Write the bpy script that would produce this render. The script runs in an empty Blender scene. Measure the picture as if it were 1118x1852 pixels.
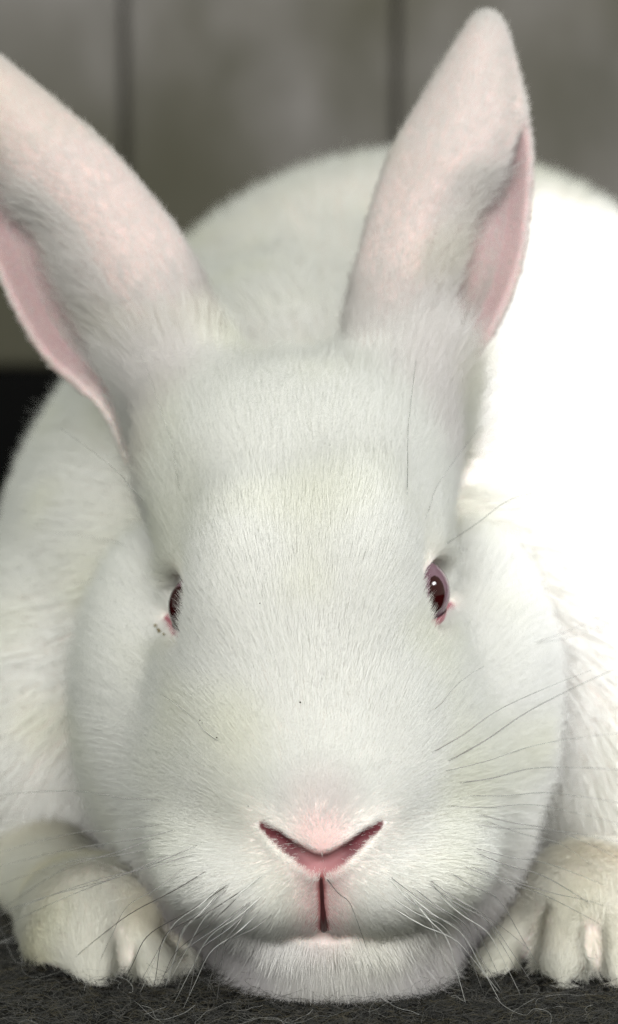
import bpy, math, time
import numpy as np
from mathutils import Vector
from mathutils.kdtree import KDTree

T0 = time.time()
rng = np.random.default_rng(7)
sc = bpy.context.scene
COL = sc.collection

# ------------------------------------------------------------------ camera, world, lights, exposure
F_PX, W_PX, H_PX = 5160.0, 1118.0, 1852.0
CAM = np.array([0.0, -0.60, 0.213])
PITCH = math.atan((926 - 100) / F_PX)
cam_d = bpy.data.cameras.new('camera')
cam = bpy.data.objects.new('camera', cam_d)
COL.objects.link(cam)
cam.location = CAM
cam.rotation_euler = (math.pi / 2 - PITCH, 0, 0)
cam_d.sensor_fit = 'VERTICAL'
cam_d.sensor_height = 36.0
cam_d.lens = 36.0 * F_PX / H_PX
cam_d.clip_start = 0.01
cam_d.clip_end = 50
cam_d.dof.use_dof = True
cam_d.dof.focus_distance = 0.636
cam_d.dof.aperture_fstop = 9.0
sc.camera = cam

world = bpy.data.worlds.new('World')
sc.world = world
world.use_nodes = True
bg = world.node_tree.nodes['Background']
bg.inputs[0].default_value = (0.88, 0.94, 0.83, 1)
bg.inputs[1].default_value = 0.78


def area(name, loc, target, sx, sy, power, color):
    l = bpy.data.lights.new(name, 'AREA')
    l.shape = 'RECTANGLE'
    l.size, l.size_y = sx, sy
    l.energy, l.color = power, color
    o = bpy.data.objects.new(name, l)
    COL.objects.link(o)
    o.location = loc
    o.rotation_euler = (Vector(target) - Vector(loc)).to_track_quat('-Z', 'Y').to_euler()
    return o


area('window_light', (-0.05, -1.14, 0.68), (0.0, 0.05, 0.07), 0.95, 0.6, 19.0, (1.0, 0.985, 0.96))
area('catchlight_lamp', (0.61, -0.15, 0.43), (0.03, 0.05, 0.09), 0.14, 0.07, 2.3, (0.97, 0.98, 1.0))  # small unseen lamp added for the right eye's catchlight and some right-side fill
sl = bpy.data.lights.new('daylight_patch', 'SPOT')
sl.energy, sl.color, sl.spot_size, sl.spot_blend, sl.shadow_soft_size = 120.0, (0.97, 0.955, 1.0), math.radians(10.5), 0.15, 0.03
side = bpy.data.objects.new('daylight_patch', sl)
COL.objects.link(side)
side.location = (0.55, -0.50, 1.10)
side.rotation_euler = (Vector((0.176, 0.105, 0.035)) - side.location).to_track_quat('-Z', 'Y').to_euler()
side.scale = (1.0, 2.0, 1.0)

sc.view_settings.view_transform = 'Standard'
sc.view_settings.look = 'None'
sc.view_settings.exposure = 0.07
sc.view_settings.gamma = 1.0
sc.render.engine = 'CYCLES'
sc.cycles.use_denoising = True
sc.cycles.denoising_prefilter = 'NONE'
sc.cycles.max_bounces = 10
sc.cycles.diffuse_bounces = 6
sc.cycles.transmission_bounces = 4
sc.cycles.glossy_bounces = 3
sc.cycles.sample_clamp_indirect = 4.0
sc.cycles_curves.shape = 'RIBBONS'
sc.cycles_curves.subdivisions = 2

# ------------------------------------------------------------------ helpers
FWD = np.array([0, math.cos(PITCH), -math.sin(PITCH)])
UP = np.array([0, math.sin(PITCH), math.cos(PITCH)])
RIGHT = np.array([1.0, 0, 0])


def ray(px, py):
    return FWD + (px - W_PX / 2) / F_PX * RIGHT + (H_PX / 2 - py) / F_PX * UP


def P(px, py, y):
    """world point seen at a picture position, at world depth y"""
    d = ray(px, py)
    return CAM + d * ((y - CAM[1]) / d[1])


def mat(name):
    m = bpy.data.materials.new(name)
    m.use_nodes = True
    nt = m.node_tree
    return m, nt, nt.nodes, nt.links, nt.nodes['Principled BSDF']


def mesh_obj(name, verts, faces, material=None, parent=None, smooth=True):
    me = bpy.data.meshes.new(name)
    me.from_pydata([tuple(map(float, v)) for v in verts], [], [tuple(map(int, f)) for f in faces])
    me.update()
    if smooth:
        me.polygons.foreach_set('use_smooth', [True] * len(me.polygons))
    if material:
        me.materials.append(material)
    o = bpy.data.objects.new(name, me)
    COL.objects.link(o)
    o.parent = parent
    return o


def box_bevel(name, lo, hi, bev, material, parent=None):
    import bmesh
    bm = bmesh.new()
    bmesh.ops.create_cube(bm, size=1.0)
    for v in bm.verts:
        for k in range(3):
            v.co[k] = lo[k] + (v.co[k] + 0.5) * (hi[k] - lo[k])
    bmesh.ops.bevel(bm, geom=list(bm.edges), offset=bev, segments=2, affect='EDGES', profile=0.5)
    me = bpy.data.meshes.new(name)
    bm.to_mesh(me)
    bm.free()
    me.materials.append(material)
    o = bpy.data.objects.new(name, me)
    COL.objects.link(o)
    o.parent = parent
    return o


def vnoise(p, scale, seed):
    """smooth 3-D vector noise in -1..1, p (n,3)"""
    q = p / scale
    i = np.floor(q).astype(np.int64)
    f = q - i
    f = f * f * (3 - 2 * f)
    out = np.zeros((len(p), 3))
    for dx in (0, 1):
        for dy in (0, 1):
            for dz in (0, 1):
                c = i + np.array([dx, dy, dz])
                h = (c[:, 0] * 73856093) ^ (c[:, 1] * 19349663) ^ (c[:, 2] * 83492791) ^ (seed * 2654435761)
                w = (f[:, 0] if dx else 1 - f[:, 0]) * (f[:, 1] if dy else 1 - f[:, 1]) * (f[:, 2] if dz else 1 - f[:, 2])
                for k in range(3):
                    hk = (h ^ (h >> 13)) * (1274126177 + 2 * k * 7919) & 0xFFFFFFFF
                    hk = ((hk ^ (hk >> 16)) * 668265263) & 0xFFFFFFFF
                    out[:, k] += w * ((hk & 0xFFFF) / 32767.5 - 1)
    return out


def sstep(a, b, x):
    t = np.clip((x - a) / (b - a), 0, 1)
    return t * t * (3 - 2 * t)


def nrmz(v):
    return v / np.maximum(np.linalg.norm(v, axis=-1, keepdims=True), 1e-9)


# ------------------------------------------------------------------ signed-distance shapes
class Ell:
    def __init__(s, c, r, k=0.012, rot=0.0, tilt=0.0):
        """ellipsoid; rot about Y (in picture plane, degrees ccw), tilt about X"""
        s.c, s.r, s.k = np.array(c, float), np.array(r, float), k
        a, b = math.radians(rot), math.radians(tilt)
        Ry = np.array([[math.cos(a), 0, -math.sin(a)], [0, 1, 0], [math.sin(a), 0, math.cos(a)]])
        Rx = np.array([[1, 0, 0], [0, math.cos(b), -math.sin(b)], [0, math.sin(b), math.cos(b)]])
        s.R = (Ry @ Rx).T
        m = s.r.max() + 0.02
        s.lo, s.hi = s.c - m, s.c + m

    def d(s, x, y, z):
        px, py, pz = x - s.c[0], y - s.c[1], z - s.c[2]
        R = s.R
        a = R[0, 0] * px + R[0, 1] * py + R[0, 2] * pz
        b = R[1, 0] * px + R[1, 1] * py + R[1, 2] * pz
        c = R[2, 0] * px + R[2, 1] * py + R[2, 2] * pz
        r = s.r
        k0 = np.sqrt((a / r[0]) ** 2 + (b / r[1]) ** 2 + (c / r[2]) ** 2)
        k1 = np.sqrt((a / r[0] ** 2) ** 2 + (b / r[1] ** 2) ** 2 + (c / r[2] ** 2) ** 2) + 1e-9
        return k0 * (k0 - 1) / k1


class Cap:
    """tapered capsule"""

    def __init__(s, a, b, ra, rb, k=0.008):
        s.a, s.b, s.ra, s.rb, s.k = np.array(a, float), np.array(b, float), ra, rb, k
        m = max(ra, rb) + 0.02
        s.lo, s.hi = np.minimum(s.a, s.b) - m, np.maximum(s.a, s.b) + m

    def d(s, x, y, z):
        ab = s.b - s.a
        t = ((x - s.a[0]) * ab[0] + (y - s.a[1]) * ab[1] + (z - s.a[2]) * ab[2]) / (ab @ ab)
        t = np.clip(t, 0, 1)
        return np.sqrt((x - s.a[0] - t * ab[0]) ** 2 + (y - s.a[1] - t * ab[1]) ** 2 + (z - s.a[2] - t * ab[2]) ** 2) - (s.ra + (s.rb - s.ra) * t)


def smin(a, b, k):
    h = np.clip(0.5 + 0.5 * (b - a) / k, 0, 1)
    return b + (a - b) * h - k * h * (1 - h)


def eval_pts(prims, carve, p):
    x, y, z = p[:, 0], p[:, 1], p[:, 2]
    D = np.full(len(p), 0.3)
    for q in prims:
        D = smin(D, q.d(x, y, z), q.k)
    for q in carve:
        D = -smin(-D, q.d(x, y, z), q.k)
    return D


def eval_grid(prims, carve, lo, hi, h):
    n = [int(math.ceil((hi[k] - lo[k]) / h)) + 1 for k in range(3)]
    ax = [(lo[k] + h * np.arange(n[k])).astype(np.float32) for k in range(3)]
    D = np.full(n, 0.03, np.float32)
    for lst, sg in ((prims, 1), (carve, -1)):
        for q in lst:
            sl = []
            for k in range(3):
                a = int(np.clip(math.floor((q.lo[k] - lo[k]) / h), 0, n[k] - 1))
                b = int(np.clip(math.ceil((q.hi[k] - lo[k]) / h) + 1, a + 1, n[k]))
                sl.append(slice(a, b))
            sl = tuple(sl)
            x, y, z = ax[0][sl[0]][:, None, None], ax[1][sl[1]][None, :, None], ax[2][sl[2]][None, None, :]
            dd = q.d(x, y, z).astype(np.float32)
            D[sl] = smin(D[sl], dd, q.k) if sg > 0 else -smin(-D[sl], dd, q.k)
    for k in range(3):                     # keep the surface closed at the grid's border
        idx = [slice(None)] * 3
        for e in (0, -1):
            idx[k] = e
            D[tuple(idx)] = np.maximum(D[tuple(idx)], 0.001)
    return D


def surface_nets(D, lo, h):
    ins = D < 0
    c = [(i, j, k) for i in (0, 1) for j in (0, 1) for k in (0, 1)]
    n = np.array(D.shape)

    def cut(A, o):
        return A[o[0]:n[0] - 1 + o[0], o[1]:n[1] - 1 + o[1], o[2]:n[2] - 1 + o[2]]
    cnt = sum(cut(ins, o).astype(np.int8) for o in c)
    act = (cnt > 0) & (cnt < 8)
    ids = -np.ones(act.shape, np.int64)
    I = np.argwhere(act)
    ids[act] = np.arange(len(I))
    pos = np.zeros((len(I), 3))
    num = np.zeros(len(I))
    for axis in range(3):
        for o in c:
            if o[axis]:
                continue
            o2 = list(o)
            o2[axis] = 1
            a = D[I[:, 0] + o[0], I[:, 1] + o[1], I[:, 2] + o[2]]
            b = D[I[:, 0] + o2[0], I[:, 1] + o2[1], I[:, 2] + o2[2]]
            x = (a < 0) != (b < 0)
            t = np.where(x, a / np.where(x, a - b, 1), 0)
            q = np.array(o, float)[None, :].repeat(len(I), 0)
            q[:, axis] = t
            pos += q * x[:, None]
            num += x
    V = lo + h * (I + pos / num[:, None])
    quads = []
    for axis in range(3):
        u, v = (axis + 1) % 3, (axis + 2) % 3
        sa = [slice(None)] * 3
        sb = [slice(None)] * 3
        sa[axis], sb[axis] = slice(0, -1), slice(1, None)
        A, B = ins[tuple(sa)], ins[tuple(sb)]
        for flip, X in ((False, A & ~B), (True, ~A & B)):
            E = np.argwhere(X)
            E = E[(E[:, u] > 0) & (E[:, v] > 0) & (E[:, u] < n[u] - 1) & (E[:, v] < n[v] - 1)]
            corners = []
            for du, dv in ((0, 0), (-1, 0), (-1, -1), (0, -1)):
                e = E.copy()
                e[:, u] += du
                e[:, v] += dv
                corners.append(ids[e[:, 0], e[:, 1], e[:, 2]])
            q = np.stack(corners, 1)
            quads.append(q[:, ::-1] if flip else q)
    return V, np.concatenate(quads)


def np_mesh(name, V, Q):
    me = bpy.data.meshes.new(name)
    me.vertices.add(len(V))
    me.vertices.foreach_set('co', np.ascontiguousarray(V, np.float32).ravel())
    k = Q.shape[1]
    me.loops.add(len(Q) * k)
    me.loops.foreach_set('vertex_index', np.ascontiguousarray(Q, np.int32).ravel())
    me.polygons.add(len(Q))
    me.polygons.foreach_set('loop_start', np.arange(0, len(Q) * k, k, dtype=np.int32))
    me.update(calc_edges=True)
    return me


# ------------------------------------------------------------------ the place: floor, mat, wall
m_floor, nt, N, L, pb = mat('dark_felt')
tc = N.new('ShaderNodeTexCoord')
n1 = N.new('ShaderNodeTexNoise')
n1.inputs['Scale'].default_value = 60
n1.inputs['Detail'].default_value = 8
L.new(tc.outputs['Object'], n1.inputs['Vector'])
cr = N.new('ShaderNodeValToRGB')
cr.color_ramp.elements[0].color = (0.006, 0.006, 0.005, 1)
cr.color_ramp.elements[1].color = (0.015, 0.0145, 0.013, 1)
cr.color_ramp.elements[0].position = 0.35
cr.color_ramp.elements[1].position = 0.75
L.new(n1.outputs['Fac'], cr.inputs[0])
L.new(cr.outputs[0], pb.inputs['Base Color'])
pb.inputs['Roughness'].default_value = 0.95
pb.inputs['Specular IOR Level'].default_value = 0.1

nx, ny = 140, 60
gx = np.linspace(-0.9, 0.9, nx)
gy = np.linspace(-0.25, 0.55, ny)
GX, GY = np.meshgrid(gx, gy, indexing='ij')
gp = np.stack([GX.ravel(), GY.ravel(), np.zeros(GX.size)], 1)
gp[:, 2] = -0.0012 + 0.0012 * vnoise(gp, 0.03, 3)[:, 0]
ii, jj = np.meshgrid(np.arange(nx - 1), np.arange(ny - 1), indexing='ij')
a = (ii * ny + jj).ravel()
floor = mesh_obj('floor', gp, np.stack([a, a + ny, a + ny + 1, a + 1], 1), m_floor)
floor['kind'] = 'structure'
floor['label'] = 'dark grey felt mat covering the hutch floor, strewn with shed hair'

m_wall, nt, N, L, pb = mat('weathered_grey_board')
tc = N.new('ShaderNodeTexCoord')
geo = N.new('ShaderNodeNewGeometry')
mp = N.new('ShaderNodeMapping')
mp.inputs['Scale'].default_value = (1.0, 1.0, 0.45)
L.new(geo.outputs['Position'], mp.inputs['Vector'])
n1 = N.new('ShaderNodeTexNoise')
n1.inputs['Scale'].default_value = 30
n1.inputs['Detail'].default_value = 6
n1.inputs['Roughness'].default_value = 0.6
L.new(mp.outputs[0], n1.inputs['Vector'])
cr = N.new('ShaderNodeValToRGB')
cr.color_ramp.elements[0].position = 0.34
cr.color_ramp.elements[1].position = 0.66
cr.color_ramp.elements[0].color = (0.10, 0.093, 0.084, 1)
cr.color_ramp.elements[1].color = (0.195, 0.180, 0.176, 1)
L.new(n1.outputs['Fac'], cr.inputs[0])
n2 = N.new('ShaderNodeTexNoise')
n2.inputs['Scale'].default_value = 8
n2.inputs['Detail'].default_value = 3
L.new(geo.outputs['Position'], n2.inputs['Vector'])
cr2 = N.new('ShaderNodeValToRGB')
cr2.color_ramp.elements[0].position = 0.44
cr2.color_ramp.elements[1].position = 0.70
cr2.color_ramp.elements[0].color = (0, 0, 0, 1)
cr2.color_ramp.elements[1].color = (0.8, 0.8, 0.8, 1)
L.new(n2.outputs['Fac'], cr2.inputs[0])
mx = N.new('ShaderNodeMix')
mx.data_type = 'RGBA'
mx.inputs['B'].default_value = (0.060, 0.054, 0.032, 1)
L.new(cr2.outputs[0], mx.inputs['Factor'])
L.new(cr.outputs[0], mx.inputs['A'])
prev = mx.outputs['Result']
WALL_Y = 0.58
wob = N.new('ShaderNodeVectorMath')
wob.operation = 'MULTIPLY_ADD'
wob.inputs[1].default_value = (0.05, 0.05, 0.05)
L.new(n2.outputs['Color'], wob.inputs[0])
L.new(geo.outputs['Position'], wob.inputs[2])
for (sx_, sy_, rad_, amt) in ((330, 400, .05, .85), (-10, 610, .085, .97), (20, 120, .040, .55), (1010, 240, .035, .5), (700, 120, .03, .35), (440, 100, .012, .5)):
    vd = N.new('ShaderNodeVectorMath')
    vd.operation = 'DISTANCE'
    L.new(wob.outputs[0], vd.inputs[0])
    vd.inputs[1].default_value = tuple(P(sx_, sy_, WALL_Y) + 0.025)
    mr = N.new('ShaderNodeMapRange')
    mr.interpolation_type = 'SMOOTHSTEP'
    mr.inputs['From Min'].default_value = rad_ * 1.5
    mr.inputs['From Max'].default_value = rad_ * 0.3
    mr.inputs['To Max'].default_value = amt
    L.new(vd.outputs['Value'], mr.inputs['Value'])
    m2 = N.new('ShaderNodeMix')
    m2.data_type = 'RGBA'
    m2.inputs['B'].default_value = (0.045, 0.042, 0.024, 1)
    L.new(mr.outputs[0], m2.inputs['Factor'])
    L.new(prev, m2.inputs['A'])
    prev = m2.outputs['Result']
L.new(prev, pb.inputs['Base Color'])
pb.inputs['Roughness'].default_value = 0.8
bmp = N.new('ShaderNodeBump')
bmp.inputs['Strength'].default_value = 0.3
bmp.inputs['Distance'].default_value = 0.002
L.new(n1.outputs['Fac'], bmp.inputs['Height'])
L.new(bmp.outputs[0], pb.inputs['Normal'])

WALL_Y = 0.58
wall = bpy.data.objects.new('wall', None)
COL.objects.link(wall)
wall.location = (0, WALL_Y, 0)
wall['kind'] = 'structure'
wall['label'] = 'weathered grey boarded hutch wall behind the rabbit'
seams = [P(225, 200, WALL_Y)[0], P(716, 200, WALL_Y)[0]]
wd = seams[1] - seams[0]
edges = [seams[0] + wd * k for k in range(-6, 8)]
for k in range(len(edges) - 1):
    o = box_bevel('plank', (edges[k] + 0.0010, 0.0, 0.085), (edges[k + 1] - 0.0010, 0.014 + 0.002 * (k % 2), 0.62), 0.0035, m_wall, wall)
m_dark, nt, N, L, pb = mat('black_rubber')
pb.inputs['Base Color'].default_value = (0.0025, 0.0025, 0.0025, 1)
pb.inputs['Roughness'].default_value = 0.95
pb.inputs['Specular IOR Level'].default_value = 0.08
n1 = N.new('ShaderNodeTexNoise')
n1.inputs['Scale'].default_value = 200
bmp = N.new('ShaderNodeBump')
bmp.inputs['Strength'].default_value = 0.2
L.new(n1.outputs['Fac'], bmp.inputs['Height'])
L.new(bmp.outputs[0], pb.inputs['Normal'])
m_back, nt, N, L, pb = mat('grimy_backing')
pb.inputs['Base Color'].default_value = (0.14, 0.13, 0.11, 1)
pb.inputs['Roughness'].default_value = 0.9
o = box_bevel('backing_board', (-0.9, 0.0165, -0.01), (0.9, 0.03, 0.62), 0.001, m_back, wall)
o = box_bevel('skirting_strip', (-0.9, -0.006, -0.006), (0.9, 0.0145, 0.083), 0.002, m_dark, wall)

# ------------------------------------------------------------------ rabbit: shapes
rabbit = bpy.data.objects.new('rabbit', None)
COL.objects.link(rabbit)
rabbit.location = (0.0, 0.12, 0.0)
rabbit['label'] = 'white rabbit with upright pink ears crouching on the dark felt mat'
rabbit['category'] = 'rabbit'

EYE_R = 0.0079
EYE_RT = P(753, 1071, 0.050)
EYE_LF = P(366, 1098, 0.050)

head = [
    Ell(P(545, 950, .093), (.0290, .045, .033), .016),
    Ell(P(556, 1130, .060), (.025, .036, .036), .014),
    Ell(P(451, 1092, .056), (.0152, .030, .030), .010),
    Ell(P(641, 1060, .056), (.0160, .030, .030), .010),
    Ell(P(575, 1330, .085), (.0465, .056, .044), .016),      # broad lower face
    Ell(P(592, 1475, .070), (.0450, .042, .0375), .012),     # jaw and throat
    Ell(P(606, 1670, .0455), (.0245, .0245, .0190), .005),
    Ell(P(308, 1265, .100), (.0195, .044, .040), .006),
    Ell(P(836, 1262, .100), (.0195, .044, .040), .006),
    Ell(P(578, 1390, .044), (.0270, .036, .029), .022),
    Ell(P(583, 1480, .026), (.011, .020, .017), .012),
    Ell(P(478, 1562, .036), (.0230, .026, .0130), .007, rot=-8),
    Ell(P(692, 1557, .036), (.0230, .026, .0130), .007, rot=8),
    Ell(P(462, 835, .090), (.0215, .032, .0205), .014),
    Ell(P(622, 835, .090), (.0215, .032, .0205), .014),
    # ear bases and temples
    Cap(P(338, 705, .099), P(378, 870, .082), .0115, .0068, .012),
    Cap(P(728, 705, .099), P(690, 860, .082), .0115, .0064, .012),
    Cap(P(380, 880, .082), P(378, 1030, .060), .0066, .0060, .012),
    Cap(P(690, 870, .082), P(738, 1012, .058), .0066, .0065, .012),
]
# eye sockets
socket = [Ell(EYE_RT + np.array([.0050, 0.003, 0]), (.0064, .0074, .0070), .0025),
          Ell(EYE_LF + np.array([-.0050, 0.003, 0]), (.0064, .0074, .0070), .0025),
          Ell(P(808, 1108, .052), (.0055, .0080, .0050), .0025), Ell(P(296, 1136, .052), (.0055, .0080, .0050), .0025)]


def surf(px, py, prims, carve=(), y0=-0.03, y1=0.25):
    """where the line of sight through a picture position first meets the shapes"""
    ys = np.linspace(y0, y1, 500)
    d = ray(px, py)
    pts = CAM[None] + d[None] * ((ys - CAM[1]) / d[1])[:, None]
    D = eval_pts(prims, list(carve), pts)
    i = np.argmax(D < 0)
    return pts[i] if D[i] < 0 else P(px, py, 0.05)


NOSE_C = surf(580, 1562, head)
NOSE_ARMS = []
for arm in ([(578, 1566), (540, 1545), (505, 1518), (478, 1494)], [(584, 1566), (622, 1545), (657, 1517), (684, 1492)]):
    NOSE_ARMS.append([surf(a, b, head) for a, b in arm])
PHIL = [surf(a, b, head) for a, b in ((581, 1575), (582, 1608), (584, 1645), (586, 1682))]
carve = list(socket)
ARM_R = (.0018, .0015, .0010, .0002)
PHIL_R = (.0006, .0006, .0006, .0008)
for arm in NOSE_ARMS:
    for k in range(3):
        carve.append(Cap(arm[k] + [0, .0008, 0], arm[k + 1] + [0, .0008, 0], ARM_R[k], ARM_R[k + 1], .0012))
for k in range(3):
    carve.append(Cap(PHIL[k] + [0, .0006, 0], PHIL[k + 1] + [0, .0006, 0], PHIL_R[k], PHIL_R[k + 1], .0008))

MOUTH = [surf(a, b, head) for a, b in ((395, 1648), (440, 1672), (490, 1687), (540, 1694), (586, 1696), (635, 1693), (690, 1685), (745, 1669), (795, 1645))]
MR = (.0003, .0009, .0014, .0016, .0018, .0016, .0014, .0009, .0003)
for k in range(8):
    carve.append(Cap(MOUTH[k] + [0, .0008, 0], MOUTH[k + 1] + [0, .0008, 0], MR[k], MR[k + 1], .0012))

paw_l = [
    Cap(P(45, 1530, .135), P(150, 1660, .072), .0140, .0125, .010),
    Ell(P(180, 1670, .062), (.0165, .022, .0130), .008, rot=-20),
    Cap(P(108, 1660, .066), P(104, 1722, .052), .0066, .0062, .008),
    Cap(P(165, 1640, .059), P(175, 1752, .042), .0078, .0072, .007),
    Cap(P(235, 1650, .059), P(268, 1756, .041), .0066, .0064, .006),
    Cap(P(292, 1680, .064), P(326, 1748, .048), .0050, .0046, .005),
]
paw_r = [
    Cap(P(1150, 1540, .140), P(1085, 1640, .072), .0150, .0135, .010),
    Ell(P(1060, 1640, .062), (.0160, .022, .0130), .008, rot=12),
    Cap(P(978, 1625, .066), P(908, 1748, .046), .0050, .0056, .004),
    Cap(P(1028, 1635, .059), P(1028, 1750, .040), .0070, .0072, .006),
    Cap(P(1108, 1635, .059), P(1118, 1752, .041), .0066, .0068, .006),
    Cap(P(1170, 1650, .066), P(1185, 1740, .050), .006, .0058, .006),
]
# clefts between the toes
for a_, b_, r_ in (((222, 1660, .044), (230, 1800, .036), .0030), ((140, 1680, .049), (138, 1785, .042), .0024), ((302, 1680, .050), (312, 1790, .044), .0026),
                   ((984, 1650, .050), (958, 1790, .043), .0042), ((1070, 1660, .043), (1073, 1800, .034), .0028), ((1148, 1680, .047), (1153, 1790, .040), .0026)):
    carve.append(Cap(P(*a_), P(*b_), r_ * .5, r_, .003))
body = [
    Ell(P(760, 800, .30), (.098, .125, .088), .04),
    Ell(P(372, 1165, .20), (.0555, .095, .080), .03),
    Ell(P(1010, 1100, .21), (.073, .100, .085), .03),
    Ell(P(640, 1000, .20), (.075, .10, .072), .04),
    Ell(P(580, 1370, .165), (.066, .055, .038), .03),
    Ell(P(80, 1330, .150), (.020, .040, .040), .02),
    Ell(P(1115, 1330, .140), (.034, .050, .050), .02),
    Ell(P(760, 1180, .30), (.085, .12, .060), .04),
]

# ------------------------------------------------------------------ ears
EAR_CTRL = {
    'l': [((425, 830), (255, 850), (225, 855), 0.108), ((428, 660), (208, 705), (172, 738), 0.100), ((374, 540), (165, 598), (80, 650), 0.101),
          ((318, 430), (122, 520), (22, 556), 0.103), ((250, 340), (82, 428), (-14, 470), 0.106), ((180, 262), (12, 345), (-38, 400), 0.110),
          ((115, 205), (-45, 240), (-66, 300), 0.115), ((40, 142), (-90, 150), (-96, 192), 0.120), ((-30, 88), (-112, 100), (-114, 116), 0.124), ((-72, 66), (-104, 78), (-104, 82), 0.126)],
    'r': [((615, 830), (815, 850), (842, 850), 0.108), ((612, 660), (842, 690), (868, 668), 0.100), ((634, 565), (812, 588), (915, 560), 0.101),
          ((655, 475), (818, 478), (947, 470), 0.103), ((678, 385), (850, 388), (959, 380), 0.107), ((712, 285), (916, 290), (964, 280), 0.112),
          ((765, 190), (943, 195), (952, 188), 0.118), ((815, 106), (928, 106), (932, 102), 0.123), ((846, 56), (914, 54), (914, 52), 0.126), ((864, 32), (896, 32), (894, 30), 0.128)],
}


def catmull(pts, t):
    pts = np.asarray(pts, float)
    n = len(pts) - 1
    u = np.clip(t, 0, 1) * n
    i = np.minimum(u.astype(int), n - 1)
    f = (u - i)[:, None]
    g = lambda k: pts[np.clip(i + k, 0, n)]
    p0, p1, p2, p3 = g(-1), g(0), g(1), g(2)
    return 0.5 * ((2 * p1) + (-p0 + p2) * f + (2 * p0 - 5 * p1 + 4 * p2 - p3) * f ** 2 + (-p0 + 3 * p1 - 3 * p2 + p3) * f ** 3)


EARS = {}
NT, NS = 46, 41
for side, rows in EAR_CTRL.items():
    ctrl = []
    for m_, f_, r_, y in rows:
        M_, F_, R_ = P(*m_, y), P(*f_, y), P(*r_, y)
        w = np.linalg.norm(M_ - F_)
        wb = np.linalg.norm(M_ - R_)
        yy = np.array([0, 1.0, 0])
        dep = 0.30 * w
        op = 0.45 + 0.55 * min(1.0, max(0.0, np.linalg.norm(F_ - R_) - .0015) / .007)
        sec = [F_ + yy * (0.55 * dep * op), F_ + (M_ - F_) * .10 + yy * (.05 * dep), F_ + (M_ - F_) * .28 - yy * (.55 * dep), F_ + (M_ - F_) * .58 - yy * (.90 * dep),
               F_ + (M_ - F_) * .85 - yy * (.55 * dep), M_ + yy * 0.05 * dep,
               M_ + (R_ - M_) * .10 + yy * (.60 * dep), M_ + (R_ - M_) * .40 + yy * (1.70 * dep * op), M_ + (R_ - M_) * .78 + yy * (1.75 * dep * op), R_ + yy * (.45 * dep)]
        ctrl.append(sec)
    ctrl = np.array(ctrl)
    s = np.linspace(0, 1, NS)
    rows_s = np.array([catmull(c, s) for c in ctrl])              # rows x NS x 3
    t = np.linspace(0, 1, NT)
    sheet = np.stack([catmull(rows_s[:, j], t) for j in range(NS)], 1)   # NT x NS x 3
    gu = np.gradient(sheet, axis=0)
    gv = np.gradient(sheet, axis=1)
    nn = nrmz(np.cross(gu, gv))
    axis = nrmz(gu)
    TT, SS = np.meshgrid(t, s, indexing='ij')
    # outward normal: front surface must face the camera
    mid = int(NS * .3)
    if nn[NT // 2, mid, 1] > 0:
        nn = -nn
    th = 0.0008 + 0.0006 * (1 - TT)[..., None]
    A = sheet + nn * th
    B = sheet - nn * th
    V = np.concatenate([A.reshape(-1, 3), B.reshape(-1, 3)])
    off = NT * NS
    F = []
    for i in range(NT - 1):
        for j in range(NS - 1):
            a = i * NS + j
            F.append((a, a + 1, a + NS + 1, a + NS))
            F.append((off + a, off + a + NS, off + a + NS + 1, off + a + 1))
    for i in range(NT - 1):
        for j, fl in ((0, 0), (NS - 1, 1)):
            a = i * NS + j
            q = (a, a + NS, off + a + NS, off + a)
            F.append(q if not fl else q[::-1])
    for j in range(NS - 1):
        for i, fl in ((0, 1), (NT - 1, 0)):
            a = i * NS + j
            q = (a, a + 1, off + a + 1, off + a)
            F.append(q if fl == 0 else q[::-1])
    EARS[side] = dict(V=V, F=np.array(F), sheet=sheet.reshape(-1, 3), n=nn.reshape(-1, 3), axis=axis.reshape(-1, 3), lat=nrmz(gv).reshape(-1, 3), t=TT.ravel(), s=SS.ravel())

# ------------------------------------------------------------------ one continuous body surface
hb = 0.003
lo = np.array([-0.20, 0.03, 0.0015])
hi = np.array([0.26, 0.46, 0.21])
Vb, Qb = surface_nets(eval_grid(body, [], lo, hi, hb), lo, hb)
hh = 0.0009
lo = np.array([-0.105, -0.012, 0.0015])
hi = np.array([0.118, 0.165, 0.175])
Vh, Qh = surface_nets(eval_grid(head + paw_l + paw_r, carve, lo, hi, hh), lo, hh)
parts = [(Vb, Qb), (Vh, Qh), (EARS['l']['V'], EARS['l']['F']), (EARS['r']['V'], EARS['r']['F'])]
Vs, Qs, o_ = [], [], 0
for V, Q in parts:
    Vs.append(V)
    Qs.append(Q + o_)
    o_ += len(V)
raw = np_mesh('raw', np.concatenate(Vs), np.concatenate(Qs))
tmp = bpy.data.objects.new('tmp', raw)
COL.objects.link(tmp)
md = tmp.modifiers.new('r', 'REMESH')
md.mode = 'VOXEL'
md.voxel_size = 0.0009
md.use_smooth_shade = True
md = tmp.modifiers.new('s', 'SMOOTH')
md.factor = 0.5
md.iterations = 2
dg = bpy.context.evaluated_depsgraph_get()
me = bpy.data.meshes.new_from_object(tmp.evaluated_get(dg))
bpy.data.objects.remove(tmp)
me.name = 'body'
skin_o = bpy.data.objects.new('body', me)
COL.objects.link(skin_o)
skin_o.parent = rabbit
skin_o.matrix_parent_inverse = rabbit.matrix_basis.inverted()
nv = len(me.vertices)
VC = np.empty(nv * 3, np.float32)
me.vertices.foreach_get('co', VC)
VC = VC.reshape(-1, 3).astype(float)
ed = np.empty(len(me.edges) * 2, np.int32)
me.edges.foreach_get('vertices', ed)
ed = ed.reshape(-1, 2)
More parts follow.
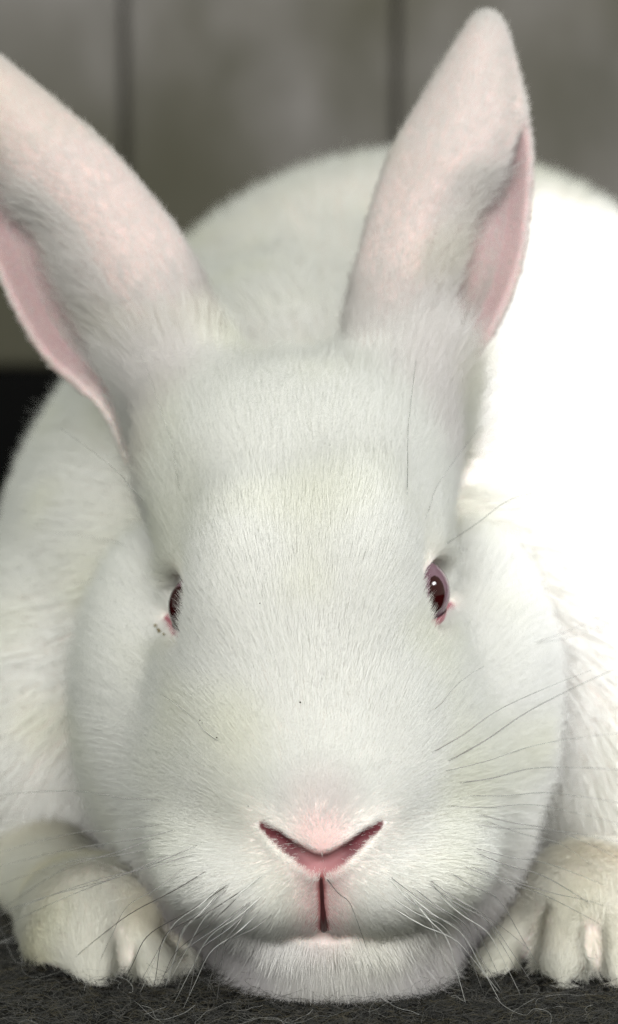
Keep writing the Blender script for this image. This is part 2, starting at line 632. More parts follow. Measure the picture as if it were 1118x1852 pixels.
deg = np.bincount(ed.ravel(), minlength=nv)[:, None].astype(float)
dj = eval_pts(head, [], VC)
kdj = KDTree(len(EARS['l']['sheet']) + len(EARS['r']['sheet']))
for i, p in enumerate(np.concatenate([EARS['l']['sheet'], EARS['r']['sheet']])):
    kdj.insert(p, i)
kdj.balance()
cj = np.where((np.abs(dj) < 0.015) & (VC[:, 2] > 0.095) & (VC[:, 1] < 0.125))[0]
wj = np.zeros(nv)
for v in cj:
    dist = kdj.find(VC[v])[2]
    wj[v] = max(0.0, 1 - dist / 0.016) * max(0.0, 1 - abs(dj[v]) / 0.015)
wj = np.clip(wj * 1.6, 0, 1)[:, None]
for it in range(110):
    acc = np.zeros((nv, 3))
    for k in range(3):
        acc[:, k] = np.bincount(ed[:, 0], VC[ed[:, 1], k], nv) + np.bincount(ed[:, 1], VC[ed[:, 0], k], nv)
    VC = VC + 0.6 * wj * (acc / np.maximum(deg, 1) - VC)
me.vertices.foreach_set('co', VC.astype(np.float32).ravel())
me.update()
VN = np.empty(nv * 3, np.float32)
me.vertex_normals.foreach_get('vector', VN)
VN = VN.reshape(-1, 3).astype(float)
me.calc_loop_triangles()
TR = np.empty(len(me.loop_triangles) * 3, np.int32)
me.loop_triangles.foreach_get('vertices', TR)
TR = TR.reshape(-1, 3)
print('body verts', nv, 'tris', len(TR), 'time', time.time() - T0)

# --- region of each vertex: 0 body 1 head 2 left paw 3 right paw 4 left ear 5 right ear


def seg_dist(p, a, b):
    ab = b - a
    t = np.clip(((p - a) @ ab) / (ab @ ab), 0, 1)
    return np.linalg.norm(p - a - t[:, None] * ab, axis=1), t


dB = eval_pts(body, [], VC)
dH = eval_pts(head, [], VC)
dL = eval_pts(paw_l, [], VC)
dR = eval_pts(paw_r, [], VC)
reg = np.argmin(np.stack([dB, dH + 0.0005, dL, dR], 1), 1)
ear_t = np.zeros(nv)
ear_s = np.zeros(nv)
ear_axis = np.zeros((nv, 3))
ear_lat = np.zeros((nv, 3))
ear_side = np.zeros(nv)      # +1 on the camera-facing / outer face of the sheet
for code, side in ((4, 'l'), (5, 'r')):
    E = EARS[side]
    kd = KDTree(len(E['sheet']))
    for i, p in enumerate(E['sheet']):
        kd.insert(p, i)
    kd.balance()
    cand = np.where((np.minimum(np.minimum(dB, dH), np.minimum(dL, dR)) > 0.0010) & (VC[:, 2] > 0.10))[0]
    for v in cand:
        co, idx, d = kd.find(VC[v])
        if d < 0.0045:
            reg[v] = code
            ear_t[v], ear_s[v] = E['t'][idx], E['s'][idx]
            ear_axis[v], ear_lat[v] = E['axis'][idx], E['lat'][idx]
            ear_side[v] = 1 if VN[v] @ E['n'][idx] > 0 else -1
print('regions', np.bincount(reg, minlength=6), time.time() - T0)

nose_d = np.full(nv, 1.0)
for arm in NOSE_ARMS:
    for k in range(3):
        d, t = seg_dist(VC, arm[k], arm[k + 1])
        nose_d = np.minimum(nose_d, d - (ARM_R[k] + (ARM_R[k + 1] - ARM_R[k]) * t))
phil_d = np.full(nv, 1.0)
for k in range(3):
    d, t = seg_dist(VC, PHIL[k], PHIL[k + 1])
    phil_d = np.minimum(phil_d, d - (PHIL_R[k] + (PHIL_R[k + 1] - PHIL_R[k]) * t))
NTIP = surf(580, 1505, head)
NPAD = surf(580, 1470, head)
tip_d = np.linalg.norm(VC - NTIP, axis=1)
eye_d = np.minimum(np.linalg.norm(VC - EYE_RT, axis=1), np.linalg.norm(VC - EYE_LF, axis=1)) - EYE_R
duct_d = np.full(nv, 1.0)
for pl in (((813, 1098), (798, 1112), (784, 1120), (776, 1143)), ((305, 1120), (313, 1128), (320, 1140), (331, 1168))):
    q = [surf(a, b, head, socket) for a, b in pl]
    for k in range(3):
        duct_d = np.minimum(duct_d, seg_dist(VC, q[k], q[k + 1])[0])

# --- skin colour
skin = np.tile(np.array([0.84, 0.75, 0.71]), (nv, 1))
is_ear = reg >= 4
inner = is_ear & (ear_side < 0)
skin[is_ear] = (0.58, 0.43, 0.41)
skin[inner] = (0.48, 0.33, 0.34)
w = (is_ear * sstep(.22, .03, ear_t))[:, None]
skin = skin * (1 - w) + w * np.array([0.84, 0.75, 0.71])
w = sstep(.0016, .0007, nose_d)[:, None]
skin = skin * (1 - w) + w * np.array([0.125, 0.030, 0.038])
w = (0.7 * sstep(.009, .003, tip_d))[:, None]
skin = skin * (1 - w) + w * np.array([0.74, 0.46, 0.45])
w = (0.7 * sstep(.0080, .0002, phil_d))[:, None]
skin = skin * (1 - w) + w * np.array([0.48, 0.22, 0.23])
w = sstep(.0008, .0000, phil_d)[:, None]  # lip slit: red lining, darkened in colour to deepen the slit's shade
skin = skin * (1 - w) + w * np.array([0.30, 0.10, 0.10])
low_eye = sstep(EYE_RT[2] + .003, EYE_RT[2] - .002, VC[:, 2])
w = sstep(.0026, .0012, np.minimum(eye_d + .0008 + .004 * (1 - low_eye), duct_d))[:, None]
skin = skin * (1 - w) + w * np.array([0.34, 0.11, 0.14])
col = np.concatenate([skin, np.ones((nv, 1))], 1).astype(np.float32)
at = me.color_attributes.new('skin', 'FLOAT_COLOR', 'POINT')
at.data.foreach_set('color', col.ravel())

m_skin, nt, N, L, pb = mat('rabbit_skin')
at = N.new('ShaderNodeAttribute')
at.attribute_name = 'skin'
L.new(at.outputs['Color'], pb.inputs['Base Color'])
pb.inputs['Roughness'].default_value = 0.55
pb.inputs['Specular IOR Level'].default_value = 0.25
pb.inputs['Subsurface Weight'].default_value = 0.25
pb.inputs['Subsurface Radius'].default_value = (0.004, 0.0015, 0.001)
pb.inputs['Subsurface Scale'].default_value = 1.0
me.materials.clear()
me.materials.append(m_skin)

# ------------------------------------------------------------------ fur
def fur_material(name, color, nmix=0.6, trans=0.25):
    m, nt, N, L, pb = mat(name)
    N.remove(pb)
    out = [x for x in N if x.type == 'OUTPUT_MATERIAL'][0]
    an = N.new('ShaderNodeAttribute')
    an.attribute_name = 'surface_normal'
    tint = N.new('ShaderNodeAttribute')
    tint.attribute_name = 'tint'
    d1 = N.new('ShaderNodeBsdfDiffuse')
    d2 = N.new('ShaderNodeBsdfDiffuse')
    tr = N.new('ShaderNodeBsdfTranslucent')
    mixc = N.new('ShaderNodeMix')
    mixc.data_type = 'RGBA'
    mixc.blend_type = 'MULTIPLY'
    mixc.inputs['Factor'].default_value = 1
    mixc.inputs['A'].default_value = (*color, 1)
    L.new(tint.outputs['Color'], mixc.inputs['B'])
    for b in (d1, d2, tr):
        L.new(mixc.outputs['Result'], b.inputs['Color'])
    L.new(an.outputs['Vector'], d1.inputs['Normal'])
    L.new(an.outputs['Vector'], tr.inputs['Normal'])
    ma = N.new('ShaderNodeMixShader')
    ma.inputs[0].default_value = nmix
    L.new(d2.outputs[0], ma.inputs[1])
    L.new(d1.outputs[0], ma.inputs[2])
    mb = N.new('ShaderNodeMixShader')
    mb.inputs[0].default_value = trans
    L.new(ma.outputs[0], mb.inputs[1])
    L.new(tr.outputs[0], mb.inputs[2])
    gl = N.new('ShaderNodeBsdfGlossy')
    gl.inputs['Roughness'].default_value = 0.35
    gl.inputs['Color'].default_value = (0.9, 0.9, 0.9, 1)
    mc = N.new('ShaderNodeMixShader')
    mc.inputs[0].default_value = 0.04
    L.new(mb.outputs[0], mc.inputs[1])
    L.new(gl.outputs[0], mc.inputs[2])
    L.new(mc.outputs[0], out.inputs['Surface'])
    return m


M_FUR = fur_material('white_fur', (0.95, 0.947, 0.935), 0.86, 0.42)


def curves_obj(name, pts, rad, nrm, tint, material, parent):
    """pts (n,k,3) in world space"""
    n, k = pts.shape[:2]
    hc = bpy.data.hair_curves.new(name)
    hc.add_curves([k] * n)
    pa = hc.attributes.get('position') or hc.attributes.new('position', 'FLOAT_VECTOR', 'POINT')
    base = np.array(parent.matrix_world.translation) if False else np.array(parent.location)
    pa.data.foreach_set('vector', np.ascontiguousarray(pts - base, np.float32).ravel())
    ra = hc.attributes.get('radius') or hc.attributes.new('radius', 'FLOAT', 'POINT')
    ra.data.foreach_set('value', np.ascontiguousarray(rad, np.float32).ravel())
    a = hc.attributes.new('surface_normal', 'FLOAT_VECTOR', 'CURVE')
    a.data.foreach_set('vector', np.ascontiguousarray(nrm, np.float32).ravel())
    a = hc.attributes.new('tint', 'FLOAT_COLOR', 'CURVE')
    a.data.foreach_set('color', np.ascontiguousarray(np.concatenate([tint, np.ones((n, 1))], 1), np.float32).ravel())
    hc.materials.append(material)
    o = bpy.data.objects.new(name, hc)
    COL.objects.link(o)
    o.parent = parent
    return o


tri_p = VC[TR]
tri_area = 0.5 * np.linalg.norm(np.cross(tri_p[:, 1] - tri_p[:, 0], tri_p[:, 2] - tri_p[:, 0]), axis=1)
tri_c = tri_p.mean(1)
tri_n = nrmz(VN[TR].sum(1))
view = nrmz(CAM - tri_c)
facing = (tri_n * view).sum(1)
tri_reg = reg[TR[:, 0]]
far = tri_c[:, 1]


def grow(name, codes, count, dens_fn, groom_fn, K=5):
    sel = np.isin(tri_reg, codes) & (facing > -0.55) & (tri_c[:, 2] > 0.003)
    idx = np.where(sel)[0]
    w = tri_area[idx] * dens_fn(idx)
    pr = np.cumsum(w) / w.sum()
    pick = idx[np.searchsorted(pr, rng.random(count))]
    r1, r2 = np.sqrt(rng.random(count)), rng.random(count)
    bc = np.stack([1 - r1, r1 * (1 - r2), r1 * r2], 1)[:, :, None]
    tv = TR[pick]
    p = (VC[tv] * bc).sum(1)
    n = nrmz((VN[tv] * bc).sum(1))
    vi = tv[np.arange(count), np.argmax(bc[:, :, 0], 1)]
    keep, tang, length, lift, rad, tint, curl = groom_fn(p, n, vi)
    p, n, vi, tang, length, lift, rad, tint = [a[keep] for a in (p, n, vi, tang, length, lift, rad, tint)]
    tang = tang - n * (tang * n).sum(1, keepdims=True)
    tang = nrmz(tang)
    m = len(p)
    pts = np.zeros((m, K, 3))
    cur = p - n * 0.0004
    pts[:, 0] = cur
    nz = rng.normal(size=(m, 3)) * curl
    for k in range(1, K):
        u = k / (K - 1)
        l = lift * (1 - 0.62 * u)
        d = nrmz(tang * np.cos(l)[:, None] + n * np.sin(l)[:, None] + nz * (0.4 + u))
        cur = cur + d * (length / (K - 1))[:, None]
        pts[:, k] = cur
    under = pts[:, :, 2] < 0.0008
    pts[:, :, 2] = np.where(under, 0.0008 + 0.0006 * rng.random((m, 1)), pts[:, :, 2])
    taper = np.array([0.75, 1.0, 0.95, 0.7, 0.15]) if K == 5 else np.linspace(1, .15, K)
    R = rad[:, None] * taper[None]
    sn = nrmz(n + nz * 0.35)
    o = curves_obj(name, pts, R, sn, tint, M_FUR, rabbit)
    o['kind'] = 'stuff'
    return o


FLOW0 = surf(580, 1530, head) + np.array([0, 0.004, 0])


def base_tint(p, amount=0.05, warm=0.03):
    n = len(p)
    v = 1 - amount * rng.random(n)
    t = np.stack([v, v, v * (1 - warm * rng.random(n))], 1)
    big = vnoise(p, 0.016, 11)[:, 0]
    t[:, 2] *= 1 - 0.07 * np.clip(big, 0, 1)
    return t


def groom_head(p, n, vi):
    rel = p - FLOW0
    dist = np.linalg.norm(rel, axis=1)
    tang = nrmz(rel) + 0.14 * vnoise(p, 0.009, 1) + 0.05 * vnoise(p, 0.003, 2)
    dx = p[:, 0] - PHIL[1][0]
    tang[:, 0] += np.sign(dx) * 0.9 * np.exp(-np.abs(dx) / 0.004) * sstep(NOSE_C[2], NOSE_C[2] - 0.004, p[:, 2]) * (p[:, 2] > PHIL[3][2] - 0.001)
    # cheeks sweep back and down, throat hangs down
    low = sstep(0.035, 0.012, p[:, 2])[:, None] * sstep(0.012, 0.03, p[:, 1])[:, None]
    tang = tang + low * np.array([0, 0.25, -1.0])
    length = 0.0030 + 0.0045 * sstep(0.004, 0.05, dist) + 0.0050 * sstep(0.03, 0.085, p[:, 1]) * sstep(.012, .04, np.abs(p[:, 0]))
    length = length + 0.006 * low[:, 0]
    length = length + 0.0045 * sstep(.124, .132, p[:, 2]) * sstep(.075, .09, p[:, 1])
    nd = np.minimum(nose_d[vi], phil_d[vi])
    length *= 0.5 + 0.5 * sstep(.001, .010, nd)
    ed = np.minimum(eye_d[vi], duct_d[vi])
    length *= 0.28 + 0.72 * sstep(.0010, .009, ed)
    length *= 0.7 + 0.6 * rng.random(len(p))
    lift = np.full(len(p), 0.42) + 0.22 * rng.random(len(p)) + 0.08 * vnoise(p, 0.006, 5)[:, 0]
    keep = (nose_d[vi] > 0.0002 + 0.0010 * rng.random(len(p))) & (phil_d[vi] > 0.0000) & (eye_d[vi] > 0.0005 + 0.0006 * rng.random(len(p))) & (duct_d[vi] > 0.0008 + 0.0010 * rng.random(len(p)))
    thin = np.clip(0.5 + 0.5 * sstep(.002, .011, np.minimum(tip_d[vi] * 0.8, phil_d[vi] * 1.1)), 0, 1)
    keep &= rng.random(len(p)) < thin
    rad = np.full(len(p), 0.000027) + 0.000016 * rng.random(len(p))
    t = base_tint(p)
    pw = 0.65 * sstep(.012, .002, np.linalg.norm(p - NPAD, axis=1))[:, None]
    pw = np.maximum(pw, 0.9 * sstep(.0085, .0005, phil_d[vi])[:, None])
    t = t * (1 - pw * np.array([.09, .15, .135]))
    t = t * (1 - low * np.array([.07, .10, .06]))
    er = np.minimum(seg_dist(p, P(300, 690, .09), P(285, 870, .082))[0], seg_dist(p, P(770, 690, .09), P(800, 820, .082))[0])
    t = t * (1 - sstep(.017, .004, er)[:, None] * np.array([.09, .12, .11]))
    return keep, tang, length, lift, rad, t, 0.10


def groom_body(p, n, vi):
    tang = nrmz(p - np.array([0.005, 0.075, 0.115])) + np.array([0, 0.25, -0.15]) + 0.12 * vnoise(p, 0.02, 21) + 0.04 * vnoise(p, 0.006, 22)
    length = 0.011 + 0.004 * rng.random(len(p))
    lift = 0.40 + 0.25 * rng.random(len(p))
    keep = np.ones(len(p), bool)
    rad = 0.00007 + 0.00005 * sstep(0.1, 0.3, p[:, 1])
    return keep, tang, length, lift, rad, base_tint(p), 0.10


def groom_paw(p, n, vi):
    src = np.where(p[:, :1] < 0, P(150, 1540, .105)[None], P(1090, 1530, .105)[None])
    tang = nrmz(p - src) + 0.14 * vnoise(p, 0.01, 31) + 0.10 * vnoise(p, 0.003, 32)
    length = 0.0036 + 0.0030 * rng.random(len(p))
    lift = 0.24 + 0.3 * rng.random(len(p))
    keep = np.ones(len(p), bool)
    rad = 0.000042 + 0.000018 * rng.random(len(p))
    t = base_tint(p)
    stain = np.clip(vnoise(p, 0.013, 33)[:, 0] + 0.25, 0, 1)
    cream = sstep(.045, .022, p[:, 2])[:, None]
    t *= 1 - cream * np.array([.05, .06, .105])
    t *= 1 - 0.10 * rng.random((len(p), 1))
    t[:, 2] *= 1 - 0.10 * stain
    t[:, 1] *= 1 - 0.03 * stain
    return keep, tang, length, lift, rad, t, 0.10


def groom_ear(p, n, vi):
    t, s, sd = ear_t[vi], ear_s[vi], ear_side[vi]
    tang = ear_axis[vi] * 1.0 + 0.16 * vnoise(p, 0.008, 41) + 0.10 * vnoise(p, 0.003, 42)
    # the fringe on the front lip sweeps across the opening
    lip = (s < 0.26) & (t < 0.52) & (rng.random(len(p)) < 0.28)
    tang = tang - ear_lat[vi] * (0.9 * np.clip(1 - s / 0.3, 0, 1) * sstep(.75, .5, t))[:, None]
    length = 0.0030 + 0.0014 * rng.random(len(p)) + 0.0045 * sstep(.34, .1, t)
    length = np.where(lip & (sd > 0), 0.007 + 0.007 * rng.random(len(p)), length)
    rim = s > 0.93
    tang = tang + ear_lat[vi] * (0.7 * rim)[:, None]
    length = np.where(rim, 0.0022, length)
    lift = 0.20 + 0.2 * rng.random(len(p))
    keep = np.where(sd > 0, rng.random(len(p)) < 0.95, (rng.random(len(p)) < 0.6) | ((rng.random(len(p)) < .6) & (rim | (t > 0.85))))
    length = np.where((sd < 0) & ~rim, length * 0.8, length)
    rad = np.where(lip, 0.00005, 0.000037)
    return keep, tang, length, lift, rad, base_tint(p, 0.05, 0.03) * (np.array([.86, .83, .835]) + np.array([.12, .15, .145]) * sstep(.20, .02, t)[:, None]), 0.16


Q = 1.0
ones = lambda idx: np.ones(len(idx))
head_dens = lambda idx: 0.25 + 0.75 * sstep(0.12, 0.06, tri_c[idx, 1]) * sstep(-0.4, 0.1, facing[idx]) * (1 + 2.2 * sstep(.026, .006, np.linalg.norm(tri_c[idx] - NTIP, axis=1)))
body_dens = lambda idx: (0.12 + 0.88 * sstep(0.26, 0.10, tri_c[idx, 1])) * (0.3 + 0.7 * sstep(-0.3, 0.1, facing[idx])) * (0.25 + 1.2 * sstep(0.35, 0.05, np.abs(facing[idx])) + .3)
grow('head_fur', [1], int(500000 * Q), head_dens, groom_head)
grow('body_fur', [0], int(150000 * Q), body_dens, groom_body)
grow('paw_fur', [2], int(64000 * Q), ones, groom_paw)
grow('paw_fur', [3], int(64000 * Q), ones, groom_paw)
grow('ear_fur', [4], int(105000 * Q), ones, groom_ear)
grow('ear_fur', [5], int(105000 * Q), ones, groom_ear)
print('fur', time.time() - T0)

# ------------------------------------------------------------------ eyes
m_iris, nt, N, L, pb = mat('pale_iris')
tc = N.new('ShaderNodeTexCoord')
n1 = N.new('ShaderNodeTexNoise')
n1.inputs['Scale'].default_value = 900
L.new(tc.outputs['Object'], n1.inputs['Vector'])
cr = N.new('ShaderNodeValToRGB')
cr.color_ramp.elements[0].color = (0.10, 0.05, 0.065, 1)
cr.color_ramp.elements[1].color = (0.17, 0.105, 0.135, 1)
L.new(n1.outputs['Fac'], cr.inputs[0])
L.new(cr.outputs[0], pb.inputs['Base Color'])
pb.inputs['Roughness'].default_value = 0.12
pb.inputs['IOR'].default_value = 1.33
m_pupil, nt, N, L, pb = mat('dark_red_pupil')
pb.inputs['Base Color'].default_value = (0.020, 0.0012, 0.0015, 1)
pb.inputs['Roughness'].default_value = 0.06
pb.inputs['IOR'].default_value = 1.36
m_lid, nt, N, L, pb = mat('pink_eyelid')
pb.inputs['Base Color'].default_value = (0.33, 0.11, 0.14, 1)
pb.inputs['Roughness'].default_value = 0.35


def ball_patch(name, c, r, az0, el0, fa, fe, material, parent, nr=10, na=40, depth=0.0):
    """cap of a ball about direction (az0, el0), azimuth measured from the camera side towards +X"""
    a0, e0 = math.radians(az0), math.radians(el0)
    d = np.array([math.sin(a0) * math.cos(e0), -math.cos(a0) * math.cos(e0), math.sin(e0)])
    u = nrmz(np.cross([0, 0, 1.0], d))
    v = np.cross(d, u)
    V, F = [c + d * r], []
    for i in range(1, nr + 1):
        for j in range(na):
            th = 2 * math.pi * j / na
            x = math.sin(math.radians(fa)) * i / nr * math.cos(th)
            y = math.sin(math.radians(fe)) * i / nr * math.sin(th)
            zz = math.sqrt(max(0.0, 1 - x * x - y * y))
            rr = r - (depth if i == nr else 0)
            V.append(c + rr * (u * x + v * y + d * zz))
    for j in range(na):
        F.append((0, 1 + j, 1 + (j + 1) % na))
    for i in range(nr - 1):
        for j in range(na):
            a, b = 1 + i * na + j, 1 + i * na + (j + 1) % na
            F.append((a, a + na, b + na, b))
    o = mesh_obj(name, V, F, material, parent)
    return o


def make_eye(c, r, az, fa, fe):
    V, F = [], []
    n1_, n2_ = 24, 32
    for i in range(n1_ + 1):
        for j in range(n2_):
            th, ph = math.pi * i / n1_, 2 * math.pi * j / n2_
            V.append((r * math.sin(th) * math.cos(ph), r * math.sin(th) * math.sin(ph), r * math.cos(th)))
    for i in range(n1_):
        for j in range(n2_):
            a, b = i * n2_ + j, i * n2_ + (j + 1) % n2_
            F.append((a, a + n2_, b + n2_, b))
    e = mesh_obj('eye', V, F, m_iris, rabbit)
    e.location = c - np.array(rabbit.location)
    ball_patch('pupil', np.zeros(3), r * 1.006, az, 4, fa, fe, m_pupil, e, depth=r * 0.012)
    # lower lid: a band of a slightly larger ball
    V, F = [], []
    sg = 1 if az > 0 else -1
    na, nb = 28, 6
    for i in range(na + 1):
        a = math.radians(sg * (-20 + 150 * i / na))
        top = -42 + 14 * abs(i / na - 0.35) * 2
        for j in range(nb + 1):
            el = math.radians(top - 34 * j / nb)
            rr = r * (1.05 + 0.10 * math.sin(math.pi * j / nb) + 0.05 * j / nb)
            V.append((rr * math.sin(a) * math.cos(el), -rr * math.cos(a) * math.cos(el), rr * math.sin(el)))
    for i in range(na):
        for j in range(nb):
            k = i * (nb + 1) + j
            F.append((k, k + nb + 1, k + nb + 2, k + 1))
    mesh_obj('eyelid', V, F, m_lid, e)
    return e


make_eye(EYE_RT, EYE_R, 38, 18, 35)
make_eye(EYE_LF, EYE_R, -52, 58, 42)

# ------------------------------------------------------------------ whiskers
m_wh, nt, N, L, pb = mat('grey_whisker')
pb.inputs['Base Color'].default_value = (0.20, 0.195, 0.19, 1)
pb.inputs['Roughness'].default_value = 0.25
m_wd, nt, N, L, pb = mat('dark_whisker')
pb.inputs['Base Color'].default_value = (0.035, 0.03, 0.028, 1)
pb.inputs['Roughness'].default_value = 0.3


m_ww, nt, N, L, pb = mat('white_whisker')
pb.inputs['Base Color'].default_value = (0.55, 0.55, 0.53, 1)
pb.inputs['Roughness'].default_value = 0.25


def tube(name, pts, r0, r1, material, parent, n=24, sides=5):
    c = catmull(pts, np.linspace(0, 1, n))
    tg = nrmz(np.gradient(c, axis=0))
    a = nrmz(np.cross(tg, np.array([0.13, 0.9, 0.2])))
    b = np.cross(tg, a)
    off = np.array(parent.location)
    V, F = [], []
    for i in range(n):
        r = r0 + (r1 - r0) * i / (n - 1)
        for k in range(sides):
            th = 2 * math.pi * k / sides
            V.append(c[i] + r * (a[i] * math.cos(th) + b[i] * math.sin(th)) - off)
    for i in range(n - 1):
        for k in range(sides):
            q, s2 = i * sides + k, i * sides + (k + 1) % sides
            F.append((q, s2, s2 + sides, q + sides))
    F.append(tuple(range(sides))[::-1])
    F.append(tuple((n - 1) * sides + k for k in range(sides)))
    return mesh_obj(name, V, F, material, parent)


m_cleft, nt, N, L, pb = mat('cleft_shade_red')
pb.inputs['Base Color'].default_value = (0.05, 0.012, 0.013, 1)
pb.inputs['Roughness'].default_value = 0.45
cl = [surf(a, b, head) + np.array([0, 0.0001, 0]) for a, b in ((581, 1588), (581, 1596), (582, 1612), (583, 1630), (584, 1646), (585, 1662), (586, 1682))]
tube('lip_cleft_shade', cl, .00025, .00075, m_cleft, rabbit, n=30, sides=8)  # dark red strip standing in for the shade inside the lip slit

# picture positions (root, bend, end) and the depth gained towards the end; roots sit on the face
WH = [
    # right cheek
    ((800, 1385), (950, 1290), (1112, 1210), .035, 0, 11), ((770, 1370), (900, 1285), (1070, 1212), .03, 0, 8), ((790, 1400), (960, 1350), (1130, 1325), .04, 0, 6),
    ((815, 1420), (960, 1390), (1122, 1392), .035, 0, 10), ((800, 1460), (960, 1455), (1120, 1490), .04, 0, 7), ((850, 1470), (1000, 1500), (1135, 1560), .03, 0, 10),
    ((840, 1490), (980, 1500), (1130, 1525), .035, 0, 8), ((860, 1480), (1010, 1525), (1118, 1600), .03, 0, 7), ((840, 1535), (985, 1585), (1135, 1680), .03, 0, 10),
    ((830, 1560), (1000, 1615), (1130, 1650), .03, 0, 8), ((800, 1570), (900, 1625), (980, 1760), .02, 0, 8), ((770, 1590), (850, 1660), (905, 1770), .015, 0, 9),
    ((740, 1600), (840, 1670), (880, 1760), .012, 0, 9), ((720, 1615), (830, 1680), (872, 1790), .010, 0, 8), ((790, 1600), (870, 1650), (960, 1720), .02, 0, 7),
    # left cheek
    ((370, 1540), (180, 1590), (-10, 1660), .03, 0, 8), ((330, 1535), (150, 1610), (-20, 1690), .03, 0, 7), ((330, 1500), (160, 1530), (-10, 1570), .035, 0, 8),
    ((300, 1510), (130, 1565), (-5, 1650), .03, 0, 9), ((380, 1520), (200, 1590), (-15, 1655), .03, 0, 9), ((400, 1560), (240, 1650), (120, 1745), .025, 1, 9),
    ((430, 1590), (270, 1690), (212, 1800), .015, 1, 9), ((450, 1605), (300, 1690), (262, 1860), .010, 1, 8), ((440, 1615), (320, 1720), (280, 1800), .012, 1, 7),
    ((460, 1625), (345, 1710), (300, 1760), .012, 0, 8), ((470, 1630), (360, 1720), (340, 1810), .010, 0, 8), ((480, 1640), (400, 1710), (375, 1790), .010, 0, 8),
    ((500, 1650), (420, 1700), (385, 1770), .010, 0, 7), ((350, 1560), (230, 1640), (170, 1760), .02, 0, 6), ((420, 1600), (330, 1680), (318, 1720), .01, 0, 7),
    # brow hairs
    ((735, 930), (738, 780), (752, 650), .02, 1, 6), ((765, 950), (790, 880), (870, 770), .02, 0, 6), ((800, 990), (920, 905), (1045, 878), .03, 0, 7),
    ((812, 1000), (880, 985), (975, 975), .03, 0, 5), ((330, 910), (310, 800), (255, 640), .02, 0, 5), ((258, 905), (215, 855), (110, 775), .03, 0, 7),
    ((300, 1045), (220, 1043), (130, 1058), .03, 0, 6), ((275, 1000), (200, 978), (100, 965), .03, 0, 5),
    # cheek strays
    ((398, 1345), (350, 1300), (290, 1255), .01, 0, 5), ((780, 1290), (820, 1245), (875, 1205), .01, 0, 5), ((940, 1170), (1030, 1140), (1125, 1105), .03, 0, 6), ((940, 1168), (1040, 1150), (1120, 1125), .03, 0, 5),
    ((590, 1590), (632, 1632), (662, 1712), .003, 1, 7),
]
wr = np.random.default_rng(23)
for k in range(9):
    x0, y0 = wr.uniform(395, 490), wr.uniform(1575, 1650)
    ex, ey = x0 - wr.uniform(60, 200), wr.uniform(1745, 1850)
    WH.append(((x0, y0), (x0 * .45 + ex * .55 - 12, y0 * .6 + ey * .4), (ex, ey), wr.uniform(.006, .02), 2 if k % 3 else 0, wr.uniform(6, 9)))
for k in range(9):
    x0, y0 = wr.uniform(690, 790), wr.uniform(1575, 1640)
    ex, ey = x0 + wr.uniform(80, 230), wr.uniform(1730, 1815)
    WH.append(((x0, y0), (x0 * .45 + ex * .55 + 12, y0 * .6 + ey * .4), (ex, ey), wr.uniform(.006, .02), 2 if k % 3 else 0, wr.uniform(6, 9)))
for ex, ey, x0, y0 in ((-25, 1610, 300, 1530), (-20, 1548, 310, 1490), (1135, 1455, 830, 1440), (1135, 1620, 840, 1530), (1135, 1700, 820, 1560), (-20, 1440, 310, 1450)):
    WH.append(((x0, y0), ((x0 + ex) / 2, (y0 + ey) / 2 - 14), (ex, ey), .03, 0, 7))
for (r_, b_, e_, dy, dark, wpx) in WH:
    root = surf(*r_, head, (), -0.02, 0.14)
    y0 = root[1]
    lift = -0.006
    mid_p = P(*b_, y0 + lift + dy * 0.35)
    end_p = P(*e_, y0 + dy)
    r0 = wpx * 0.000014
    tube('whisker', [root + [0, 0.001, 0], (root + mid_p) / 2 + [0, lift * .6, 0.0006], mid_p, (mid_p + end_p) / 2 + [0, 0, 0.0004], end_p], r0, r0 * 0.45, (m_wh, m_wd, m_ww)[dark], rabbit)

# ------------------------------------------------------------------ loose fibres on the mat
m_fib, nt, N, L, pb = mat('mat_fibre')
at = N.new('ShaderNodeAttribute')
at.attribute_name = 'tint'
L.new(at.outputs['Color'], pb.inputs['Base Color'])
pb.inputs['Roughness'].default_value = 0.7


def fibres(name, n, xr, yr, lmin, lmax, r, cols, zmax, K=6, curl=0.9):
    p = np.stack([rng.uniform(*xr, n), rng.uniform(*yr, n), rng.uniform(0, zmax, n)], 1)
    th = rng.uniform(0, 2 * np.pi, n)
    L_ = rng.uniform(lmin, lmax, n)
    pts = np.zeros((n, K, 3))
    tw = rng.normal(size=n) * curl
    el = rng.normal(size=n) * 0.35
    cur = p.copy()
    for k in range(K):
        pts[:, k] = cur
        d = np.stack([np.cos(th) * np.cos(el), np.sin(th) * np.cos(el), np.sin(el)], 1)
        cur = cur + d * (L_ / (K - 1))[:, None]
        th = th + tw + rng.normal(size=n) * 0.35
        el = el * 0.6 + rng.normal(size=n) * 0.25
    pts[:, :, 2] = np.clip(pts[:, :, 2], -0.0005, None)
    ci = rng.integers(0, len(cols), n)
    tint = np.array(cols)[ci] * 0.52 * (0.6 + 0.7 * rng.random((n, 1)))
    R = np.full((n, K), r) * np.linspace(1, .5, K)
    o = curves_obj(name, pts, R, np.tile([0, 0, 1.0], (n, 1)), tint, m_fib, floor)
    o['kind'] = 'stuff'
    return o


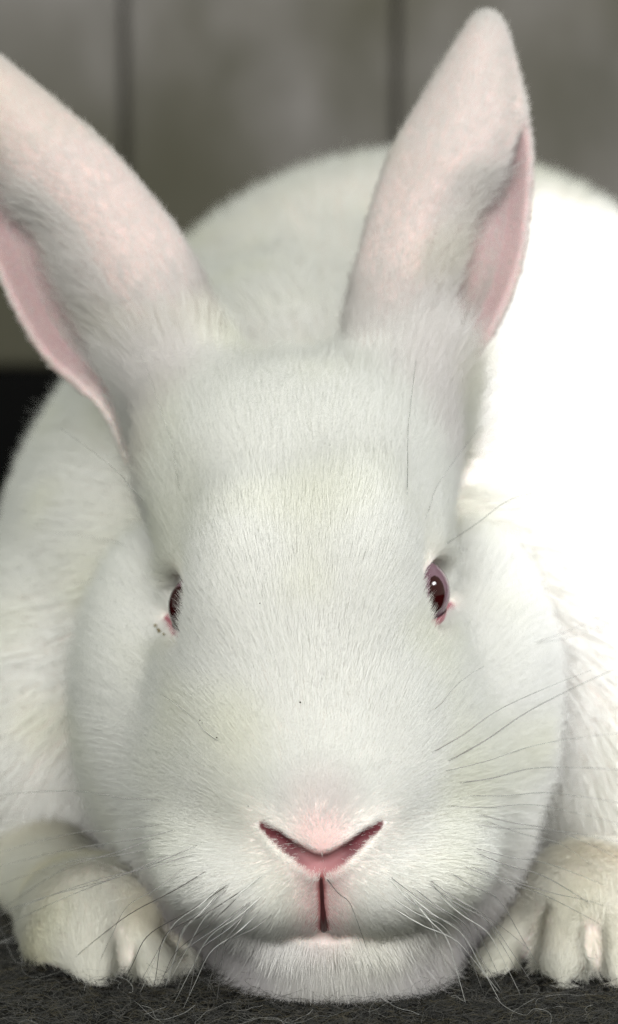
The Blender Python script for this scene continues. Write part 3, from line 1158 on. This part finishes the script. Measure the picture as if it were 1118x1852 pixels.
fibres('felt_fibre', 60000, (-0.16, 0.16), (-0.06, 0.16), .003, .011, .00004,
       [(.07, .068, .06), (.04, .04, .036), (.12, .115, .105), (.02, .02, .02), (.09, .075, .04)], .0022)
fibres('shed_hair', 260, (-0.13, 0.13), (-0.02, 0.10), .006, .026, .000035,
       [(.45, .44, .42), (.30, .30, .28), (.6, .6, .58)], .0045, K=8, curl=.18)
print('done', time.time() - T0)

# ------------------------------------------------------------------ dirt specks caught in the fur
m_sp, nt, N, L, pb = mat('dry_dirt')
pb.inputs['Base Color'].default_value = (0.035, 0.028, 0.018, 1)
pb.inputs['Roughness'].default_value = 0.9
m_cr, nt, N, L, pb = mat('eye_crust')
pb.inputs['Base Color'].default_value = (0.55, 0.50, 0.40, 1)
pb.inputs['Roughness'].default_value = 0.5
m_cb, nt, N, L, pb = mat('brown_eye_crust')
pb.inputs['Base Color'].default_value = (0.16, 0.12, 0.05, 1)
pb.inputs['Roughness'].default_value = 0.6


def speck(name, px, py, r, material, out):
    r = r * 0.75
    c = surf(px, py, head) - nrmz(ray(px, py)) * out
    V, F = [], []
    ph0 = rng.random() * 6
    for i in range(5):
        for j in range(6):
            th, ph = math.pi * i / 4, 2 * math.pi * j / 6 + ph0
            q = r * (0.7 + 0.6 * rng.random())
            V.append(c + q * np.array([math.sin(th) * math.cos(ph) * 1.3, 0.6 * math.sin(th) * math.sin(ph), math.cos(th)]) - np.array(rabbit.location))
    for i in range(4):
        for j in range(6):
            a, b = i * 6 + j, i * 6 + (j + 1) % 6
            F.append((a, a + 6, b + 6, b))
    return mesh_obj(name, V, F, material, rabbit)


for px, py, r in ((375, 1230, .00022), (362, 1303, .00022), (366, 1308, .00018), (392, 1334, .0002), (598, 805, .0002), (555, 846, .0002),
                  (652, 840, .0002), (470, 1091, .00015), (543, 1270, .00022), (449, 1458, .00016), (816, 1394, .0002)):
    speck('dirt_speck', px, py, r, m_sp, 0.0026)
speck('eye_crust', 784, 1124, .0007, m_cr, 0.0018)
for px, py in ((281, 1131), (286, 1138), (288, 1141), (296, 1147)):
    speck('eye_crust', px, py, .0003 + .0002 * rng.random(), m_cb, 0.0025)
